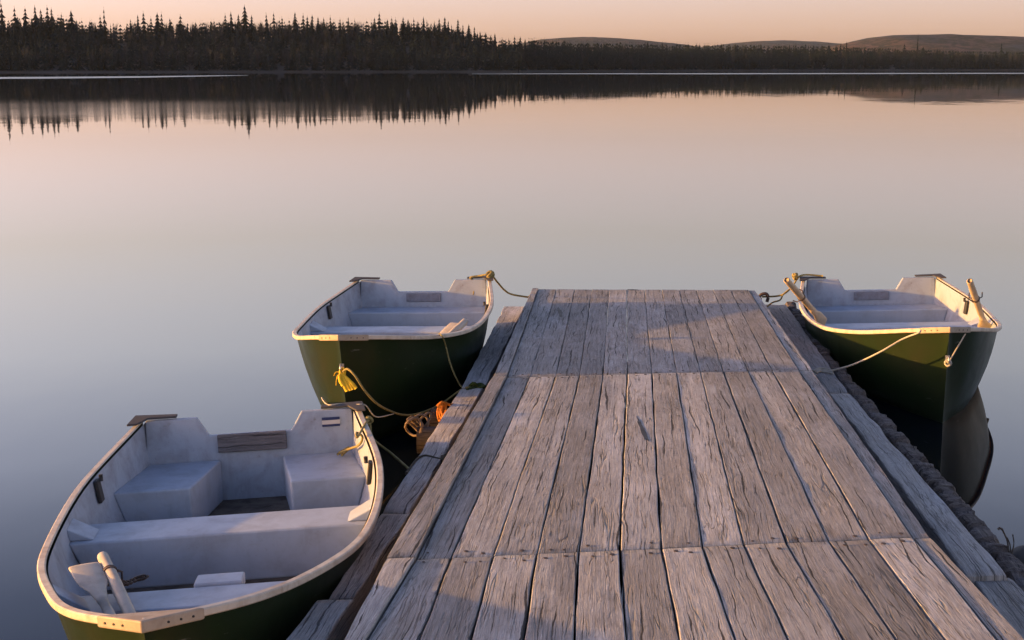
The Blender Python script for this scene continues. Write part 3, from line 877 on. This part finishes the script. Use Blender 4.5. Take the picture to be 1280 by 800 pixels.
# orange rope hung on the dock side, and more round the log ends
bm = bmesh.new()
for k in range(3):
    a = atY(549 + 2.2 * k, 505, 8.55); b = atY(549 + 2.4 * k, 526 - k * 3, 8.5)
    tube(bm, cr([a, a.lerp(b, .5) + Vector((-.01, 0, 0)), b, b + Vector((.015, 0, .02)), a.lerp(b, .4) + Vector((.02, .02, 0)), a + Vector((.015, 0, .0))], 4), .008, 6)
tube(bm, cr([atY(546, 508, 8.55), atY(553, 503, 8.55), atY(563, 506, 8.6), atY(572, 505, 8.7)], 5), .010, 6)
tag(mesh_obj('rope_coil', bm, M['orange'], None, True), 'bright orange rope loops hanging on the side of the dock', 'rope')
bm = bmesh.new()
c0 = onDeck(530, 541, DROP + .06)
for k in range(5):
    cc = c0 + Vector((-.06 + .012 * k, .03 * k - .05, .05))
    tube(bm, [cc + Vector((.05 * math.cos(q + k), .03 * math.sin(2 * q + k), .055 * math.sin(q))) for q in [2 * math.pi * i / 12 for i in range(13)]], .008, 6)
tag(mesh_obj('rope_coil', bm, M['oldrope'], None, True), 'brown old rope wound round the log ends below the left timber', 'rope')
# right boat
K2 = BW(2, .05, -.655, .69)
hk = onDeck(953, 371, .02)
rope('mooring_rope', 'olive stern rope from the right boat to the dark hook on the dock',
     [BW(2, .04, -.45, .68), K2, atY(991, 357, 13.1), atY(982, 366, 13.0), atY(972, 370, 13.0), hk], .009, M['rope'], lambda bm: knot(bm, K2 + Vector((-.06, 0, -.01)), .03, 4, .011))
rope('mooring_rope', 'second slack strand of rope falling from the right boat to the far dock timber',
     [atY(986, 362, 13.05), atY(979, 368, 13.0), atY(975, 375, 13.0), atY(966, 378, 13.1), lp(959, 383)], .008, M['rope'])
bm = bmesh.new()
tube(bm, cr([hk + Vector((-.02, 0, -.04)), hk + Vector((-.02, 0, .015)), hk + Vector((.03, 0, .03)), hk + Vector((.055, 0, -.0)), hk + Vector((.045, 0, -.05))], 4), .016, 8)
tag(mesh_obj('dock_hook', bm, M['iron'], None, True), 'dark iron hook on the far right edge of the dock', 'hook')
a = bwl(2, 1148, 416, .66)
rope('mooring_rope', 'pale rope strung from the bow rim of the right boat to the right side timber',
     [bwl(2, 1151, 413, .67), a, atY(1128, 424, 9.45), atY(1100, 440, 9.5), atY(1068, 455, 9.7), lp(1040, 463), lp(1028, 464), lp(1020, 462)], .0065, M['palerope'],
     lambda bm: [tube(bm, cr([lp(1016 + 2 * k, 464 + k), lp(1026, 460 + 2 * k), lp(1040 + k, 463 + 2 * k)], 4), .008, 6) for k in range(3)])
rope('thin_cord', 'thin pale cord from the bow eye of the right boat up to its rim',
     [E2, E2.lerp(bwl(2, 1207, 417, .62), .5), bwl(2, 1207, 417, .62)], .005, M['palerope'], lambda bm: knot(bm, E2, .022, 4, .007))

# ------------------------------------------------------------------ rock and twigs at the lower right
bm = bmesh.new()
bmesh.ops.create_icosphere(bm, subdivisions=3, radius=.11)
rc = atY(1290, 700, 5.9); rc.z = .32
for v in bm.verts: v.co = v.co * (1 + .35 * noise.noise(v.co * 9)); v.co.z *= .8
bm2 = mesh_obj('stump', bm, M['rock'], None, True); bm2.location = rc
tag(bm2, 'dark rounded stump end beside the dock at the lower right', 'stump')
post = bmesh.new(); tube(post, [(0, 0, 0), (0, 0, -.2), (.01, 0, -.5)], .1, 12, rad=[.098, .105, .11])
mesh_obj('post', post, M['log'], bm2)
bm = bmesh.new()
b0 = onDeck(1262, 700, DROP + .08)
for (px, py), rr in (((1253, 662), .004), ((1259, 672), .003), ((1266, 668), .003)):
    e = atY(px, py, b0.y); tube(bm, cr([b0, b0.lerp(e, .6) + Vector((.01, 0, 0)), e], 4), rr, 5)
e = atY(1253, 662, b0.y)
tube(bm, [e, e + Vector((-.012, 0, .008)), e + Vector((-.02, 0, .0))], .006, 6)
tag(mesh_obj('dry_plant', bm, M['twig'], None, True), 'dry bent stalks growing from the edge log', 'plant')

# ------------------------------------------------------------------ water
wm, nt, P = newmat('lake_water'); Lk = nt.links
pos = N(nt, 'ShaderNodeNewGeometry').outputs['Position']
P.inputs['Base Color'].default_value = c4(0.004, 0.006, 0.009)
P.inputs['IOR'].default_value = 1.333
sep = N(nt, 'ShaderNodeSeparateXYZ'); Lk.new(pos, sep.inputs[0])
wn = noise_(nt, scaled(nt, pos, (.9, .5, 1)), 1.0, 2, 0.5)
wn2 = noise_(nt, scaled(nt, pos, (.12, .06, 1)), 1.0, 2, 0.5)
hgt = math_(nt, 'MULTIPLY_ADD', wn, 0.25, math_(nt, 'MULTIPLY', wn2, 1.0))
Lk.new(bump(nt, hgt, 1.0, 0.010), P.inputs['Normal'])
band = math_(nt, 'MULTIPLY', mapr(nt, sep.outputs[1], 60, 76, 0, 1), mapr(nt, sep.outputs[1], 96, 128, 1, 0))
band = math_(nt, 'MULTIPLY', band, mapr(nt, sep.outputs[0], -24, 2, 1, 0))
Lk.new(math_(nt, 'MULTIPLY_ADD', band, 0.055, 0.010), P.inputs['Roughness'])
bm = bmesh.new()
v = [bm.verts.new(p) for p in ((-9000, -3000, 0), (9000, -3000, 0), (9000, 9000, 0), (-9000, 9000, 0))]
bm.faces.new(v)
tag(mesh_obj('water', bm, wm), kind='structure')
# streaks of wind-ruffled water near the far shore
rm, nt, P = newmat('ruffled_water'); Lk = nt.links
P.inputs['Base Color'].default_value = c4(0.02, 0.025, 0.03); P.inputs['IOR'].default_value = 1.333
P.inputs['Roughness'].default_value = 0.32
pos = N(nt, 'ShaderNodeNewGeometry').outputs['Position']
Lk.new(bump(nt, noise_(nt, pos, 1.2, 3), 1.0, 0.25), P.inputs['Normal'])
def streak(pts_top, pts_bot):
    bm = bmesh.new()
    T = [bm.verts.new(atZ(x, y, .006)) for x, y in pts_top]; B = [bm.verts.new(atZ(x, y, .006)) for x, y in pts_bot]
    for k in range(len(T) - 1): bm.faces.new((B[k], B[k + 1], T[k + 1], T[k]))
    tag(mesh_obj('water_ripples', bm, rm), kind='structure')
streak([(-60, 96.6), (60, 96.0), (180, 95.2), (260, 94.3), (310, 94.0)], [(-60, 98.8), (60, 98.2), (180, 97), (260, 95.4), (310, 94.3)])
streak([(590, 92.2), (700, 91.7), (900, 91.4), (1300, 90.9)], [(590, 92.5), (700, 92.6), (900, 92.8), (1300, 92.2)])

# ------------------------------------------------------------------ far shore, trees, hills
SKY = [(-200, 20), (0, 20), (30, 20), (85, 20), (105, 24), (140, 28), (200, 28), (260, 27), (330, 26), (430, 26), (500, 27), (560, 30), (590, 38), (610, 46), (650, 53), (700, 57), (760, 58), (860, 60), (950, 60), (1040, 62), (1100, 64), (1200, 68), (1300, 69), (1500, 68)]
DSH = [(-400, 640), (0, 680), (400, 735), (650, 760), (660, 830), (900, 1000), (1280, 1150), (1700, 1250)]
def world_at(px, d): return Vector(((px - 640) / FPX * d, d, 0))
def sky_row(px): return interp(SKY, px) - (6.0 if px < 560 else 4.5) + 3.2 * noise.noise(Vector((px * .045, 3, 1))) + 2.0 * noise.noise(Vector((px * .16, 7, 1)))
def top_z(px, d): return HC + (VH - interp(SKY, px)) * d / FPX * .99
def ground_z(px, t):                       # t metres behind the shore
    d = interp(DSH, px); rdg = 130
    zr = max(2, top_z(px, d + rdg) - 11.5)
    q = min(1, max(0, t / rdg)); return zr * (q * q * (3 - 2 * q)) * .92 + .4 if t < rdg else zr * .92 + .4
bm = bmesh.new(); rows = []
for k in range(0, 96):
    px = -420 + k * 22; d = interp(DSH, px)
    rows.append([bm.verts.new(world_at(px, d + t) + Vector((0, 0, z))) for t, z in [(-14, -.6), (0, .4)] + [(t, ground_z(px, t)) for t in (15, 35, 60, 90, 130, 200, 320)] + [(420, -1)]])
for A, B in zip(rows, rows[1:]):
    for k in range(len(A) - 1): bm.faces.new((A[k], B[k], B[k + 1], A[k + 1])).smooth = True
bmesh.ops.recalc_face_normals(bm, faces=bm.faces)
tag(mesh_obj('shore_terrain', bm, M['shore']), kind='structure')

def spruce_geo(rng, tiers=9, pts=9, wid=.15, sparse=0.0):
    V, Fq = [], []
    for k in range(tiers):
        t = k / (tiers - 1); z0 = .06 + .9 * t
        r = wid * (1 - t) ** .85 * rng.uniform(.75, 1.15) + .008
        if t > .6: r *= .8
        h = .16 * (1 - .45 * t)
        c = len(V); V.append((rng.uniform(-.006, .006), rng.uniform(-.006, .006), min(1, z0 + h)))
        n = pts
        for j in range(2 * n):
            a = math.pi * j / n + rng.uniform(-.15, .15)
            rr = r * (rng.uniform(.7, 1.2) if j % 2 == 0 else rng.uniform(.25, .5))
            V.append((rr * math.cos(a), rr * math.sin(a), z0 - rng.uniform(0, .05) * (1 if j % 2 == 0 else -.2)))
        for j in range(2 * n):
            if rng.random() < sparse: continue
            Fq.append((c, c + 1 + j, c + 1 + (j + 1) % (2 * n)))
    return V, Fq
def trunk_geo(r=.012, n=5):
    V = [(r * math.cos(2 * math.pi * k / n), r * math.sin(2 * math.pi * k / n), -.05) for k in range(n)] + [(0, 0, .98)]
    return V, [(k, (k + 1) % n, n) for k in range(n)]
rng = random.Random(3)
tree_meshes = []
for q in range(8):
    V, Fq = spruce_geo(rng, tiers=rng.choice((8, 10, 11)), wid=rng.uniform(.15, .23), sparse=rng.uniform(.0, .2))
    tv, tf = trunk_geo(); o = len(V); V += tv; Fq += [tuple(i + o for i in f) for f in tf]
    me = bpy.data.meshes.new('spruce_tree'); me.from_pydata(V, [], Fq); me.materials.append(M['spruce']); tree_meshes.append(me)
TG = 'spruces on the far shore'
ntree = 0
def put_tree(px, t, h, label, cat='tree', group=TG, wid=1.0, m=None, dz=0):
    global ntree
    d = interp(DSH, px) + t
    o = bpy.data.objects.new('spruce_tree', m or rng.choice(tree_meshes)); COL.objects.link(o)
    p = world_at(px, d); p.z = ground_z(px, t) + dz
    o.location = p; o.scale = (h * wid, h * wid, h); o.rotation_euler = (0, 0, rng.uniform(0, 6.28))
    tag(o, label, cat, group); ntree += 1
spires = [(17, 2), (33, 9), (46, 9.5), (58, 8), (65, 13), (73, 8), (78, 11), (90, 17), (102, 14), (137, 20), (142, 10), (174, 25), (183, 19), (190, 15), (199, 22), (207, 17), (212, 16), (222, 24), (235, 19), (290, 18), (297, 16), (306, 19), (314, 7.5), (322, 20), (340, 17), (349, 16), (359, 22), (375, 16), (385, 18), (390, 21), (396, 19.5), (403, 22), (410, 23), (418, 20), (430, 23), (440, 22), (448, 24), (472, 23), (478, 16)]
spires2 = [(488, 25), (493, 22), (498, 23), (507, 22), (513, 25), (520, 23), (525, 27), (532, 22), (536, 26), (545, 27), (551, 24), (558, 22), (562, 27), (566, 31), (574, 25), (580, 31), (587, 31), (594, 34), (601, 40), (608, 41), (614, 44), (619, 42), (628, 47), (636, 48), (643, 45), (650, 46), (656, 49), (665, 51), (672, 51), (680, 52), (688, 53)]
spires3 = [(705, 56), (716, 55), (730, 56), (742, 55), (754, 54), (768, 56), (775, 55), (790, 57), (806, 53), (812, 56), (824, 52), (830, 56), (845, 57), (862, 57), (870, 55), (884, 58), (897, 55), (906, 54), (914, 56), (930, 58), (946, 57), (954, 57), (967, 58), (980, 56), (988, 55), (994, 57), (1000, 55), (1010, 58), (1020, 56), (1043, 54), (1050, 52), (1058, 57), (1064, 58), (1076, 60), (1090, 60), (1110, 62), (1121, 54), (1137, 42), (1144, 58), (1162, 61), (1180, 62), (1200, 64), (1215, 63), (1240, 52), (1246, 66), (1262, 66)]
def spire_tree(px, y, label, wid=1.0, group=TG):
    t = rng.uniform(95, 135); d = interp(DSH, px) + t
    z = HC + (VH - y) * d / FPX * .99
    put_tree(px, t, max(5, z - ground_z(px, t)), label, wid=wid, group=group)
for px, y in spires:
    if px == 314: spire_tree(px, y, 'tallest dark spruce standing above the left treeline', 1.35)
    elif px == 17: spire_tree(px, y, 'tall feathery spruce at the far left end of the treeline', 1.1)
    elif px == 142: spire_tree(px, y, 'thin ragged spruce standing alone above a dip of the left treeline', .6)
    else: spire_tree(px, y, 'dark spruce spire on the high left part of the far treeline', rng.uniform(.9, 1.6))
for px, y in spires2: spire_tree(px, y, 'pointed spruce where the far treeline steps down to the right', rng.uniform(1.0, 1.6))
for px, y in spires3:
    if px == 1137: spire_tree(px, y, 'single thin spruce reaching above the reddish hill', .45)
    else: spire_tree(px, y, 'small spruce on the low treeline before the far hills', rng.uniform(1.0, 1.7))
while ntree < 285:
    px = rng.uniform(-10, 1290); t = rng.uniform(3, 110)
    d = interp(DSH, px) + t
    cap_ = (HC + (VH - interp(SKY, px) - 3) * d / FPX) - ground_z(px, t)
    h = min(cap_, rng.uniform(9, 15))
    if h < 5: continue
    put_tree(px, t, h, 'dark spruce within the wooded slope of the far shore', wid=rng.uniform(.8, 1.2))
# the rest of the wood as one mass
V, Fq, MI = [], [], []
lib = []
for q in range(10):
    a = spruce_geo(rng, tiers=6, pts=5, wid=rng.uniform(.16, .25), sparse=.05); lib.append((a[0], a[1], 0))
for q in range(6):
    bv, bf = [], []
    for k in range(46):
        a = rng.uniform(0, 6.28); r0 = rng.uniform(0, .10); z = rng.uniform(.3, .8); l = rng.uniform(.15, .3); r1 = r0 + rng.uniform(.03, .12)
        x0, y0, x1, y1_ = r0 * math.cos(a), r0 * math.sin(a), r1 * math.cos(a), r1 * math.sin(a); w = .009
        o = len(bv); bv += [(x0 - w, y0, z), (x0 + w, y0, z), (x1, y1_, min(1, z + l))]; bf.append((o, o + 1, o + 2))
    o = len(bv); tv, tf = trunk_geo(.012, 4); bv += tv; bf += [tuple(i + o for i in f) for f in tf]
    lib.append((bv, bf, 1))
def bare_prob(px): return .35 if 100 < px < 470 else (.2 if 1040 < px < 1300 else .06)
for q in range(7500):
    px = rng.uniform(-400, 1650); t = 1 + 150 * rng.random() ** 1.1
    if q % 5 == 0: t = rng.uniform(110, 260)
    d = interp(DSH, px) + t
    z0 = ground_z(px, t); capz = HC + (VH - sky_row(px) + 2.0) * d / FPX
    b = rng.random() < bare_prob(px)
    h = min(capz - z0, rng.uniform(9, 14) * (1.25 if px > 660 else 1) * (.9 if b else 1))
    if h < 3: continue
    bv, bf, mi = rng.choice(lib[10:] if b else lib[:10])
    wd = h * rng.uniform(.8, 1.25); a = rng.uniform(0, 6.28); ca, sa = math.cos(a), math.sin(a)
    p = world_at(px, d); o = len(V)
    V += [(p.x + (x * ca - y * sa) * wd, p.y + (x * sa + y * ca) * wd, z0 + z * h) for x, y, z in bv]
    Fq += [tuple(i + o for i in f) for f in bf]; MI += [mi] * len(bf)
me = bpy.data.meshes.new('forest'); me.from_pydata(V, [], Fq)
me.materials.append(M['spruce']); me.materials.append(M['bare'])
me.polygons.foreach_set('material_index', MI)
fo = bpy.data.objects.new('forest', me); COL.objects.link(fo)
tag(fo, 'dark mixed wood covering the far shore of the lake', 'forest', kind='stuff')

def hill(prof, dist, depth, seed):
    """A long ridge: prof gives the crest as (pixel column, row); it falls off in front and behind."""
    bm = bmesh.new(); rows = []
    x0, x1 = prof[0][0], prof[-1][0]; n = 120
    for k in range(n + 1):
        px = x0 + (x1 - x0) * k / n
        zc = max(0, HC + (VH - interp(prof, px)) * dist / FPX)
        row = []
        for j in range(17):
            q = j / 16 * 2 - 1; f = math.cos(q * math.pi / 2) ** 1.3
            D = dist + q * depth
            p = world_at(px, dist); p.y = D
            nz = noise.fractal(Vector((p.x * .004, D * .004, seed)), 1, 2, 4) * 7 * (1 - f) * f * 4
            nz += noise.fractal(Vector((p.x * .03, D * .03, seed)), 1, 2, 3) * 1.2
            row.append(bm.verts.new((p.x, D, zc * f + nz - (2 if f < .05 else 0))))
        rows.append(row)
    for A, B in zip(rows, rows[1:]):
        for j in range(16): bm.faces.new((A[j], B[j], B[j + 1], A[j + 1])).smooth = True
    bmesh.ops.recalc_face_normals(bm, faces=bm.faces)
    tag(mesh_obj('hills', bm, M['hill']), kind='structure')
hill([(560, 84), (620, 62), (672, 51), (700, 48.5), (730, 47.5), (770, 49), (810, 52.5), (850, 57), (900, 66), (960, 84)], 3600, 700, 1)
hill([(820, 84), (860, 62), (905, 55.5), (940, 52.5), (975, 51.5), (1010, 53.5), (1040, 56), (1090, 62), (1180, 84)], 4200, 700, 2)
hill([(960, 84), (1030, 60), (1060, 53.5), (1085, 47.5), (1110, 45.2), (1160, 44.7), (1210, 46.2), (1260, 49), (1330, 51), (1450, 56), (1600, 84)], 2300, 600, 3)

# ------------------------------------------------------------------ haze, sky, sun
hz, nt, P = newmat('haze')
nt.nodes.remove(P)
pv = N(nt, 'ShaderNodeVolumePrincipled'); pv.inputs['Color'].default_value = c4(.70, .84, 1.0); pv.inputs['Density'].default_value = 0.00002
nt.links.new(pv.outputs[0], nt.nodes['Material Output'].inputs['Volume'])
bm = bmesh.new(); box(bm, (0, 2000, 79), (7200, 7200, 160))
USE_HAZE = True
if USE_HAZE: tag(mesh_obj('haze', bm, hz), kind='stuff')

SUN_EL, SUN_AZ = R(5.2), R(176.0)          # light comes from the left, a little behind the camera
sdir = Vector((math.cos(SUN_EL) * math.cos(SUN_AZ), math.cos(SUN_EL) * -math.sin(SUN_AZ) , math.sin(SUN_EL)))   # towards the sun
w = bpy.data.worlds.new('World'); sc.world = w; w.use_nodes = True
nt = w.node_tree
sk = nt.nodes.new('ShaderNodeTexSky'); sk.sky_type = 'NISHITA'; sk.sun_disc = False
sk.sun_elevation = SUN_EL
sk.sun_rotation = math.atan2(sdir.x, sdir.y)
sk.air_density = 1.0; sk.dust_density = 1.0; sk.ozone_density = 1.0
# colour grade of the dusk sky by height above the horizon
tcw = nt.nodes.new('ShaderNodeTexCoord'); sx = nt.nodes.new('ShaderNodeSeparateXYZ')
nt.links.new(tcw.outputs['Generated'], sx.inputs[0])
el = [(0.0, (.86, .78, 2.0)), (.05, (.90, .76, 1.50)), (.12, (1.40, 1.06, 1.30)), (.20, (2.28, 1.73, 1.92)), (.27, (2.3, 1.80, 2.1)), (.36, (1.22, 1.05, 1.40)), (.52, (.66, .66, .95)), (1.0, (.48, .50, .78))]
rp = ramp(nt, sx.outputs[2], [(p, (c[0] / 2.4, c[1] / 2.4, c[2] / 2.4, 1)) for p, c in el])
tint = mixc(nt, 1.0, sk.outputs[0], rp.outputs[0], 'MULTIPLY')
tint = mixc(nt, 1.0, tint, N_rgb(nt, mapr(nt, sx.outputs[0], -.36, .36, 1.03, .72)), 'MULTIPLY')
nt.links.new(tint, nt.nodes['Background'].inputs[0])
nt.nodes['Background'].inputs[1].default_value = 0.15   # times the grade above
sl = bpy.data.lights.new('sun', 'SUN'); sl.energy = 2.4; sl.angle = R(0.6); sl.color = (0.64, 0.325, 0.060)
so = bpy.data.objects.new('sun', sl); COL.objects.link(so)
so.rotation_euler = sdir.to_track_quat('Z', 'Y').to_euler(); so.location = (-30, 0, 20)
vs = sc.view_settings
vs.view_transform = 'Standard'; vs.look = 'None'; vs.exposure = 2.80; vs.gamma = 1.0; vs.use_curve_mapping = False
sc.cycles.max_bounces = 8
sc.cycles.volume_bounces = 0
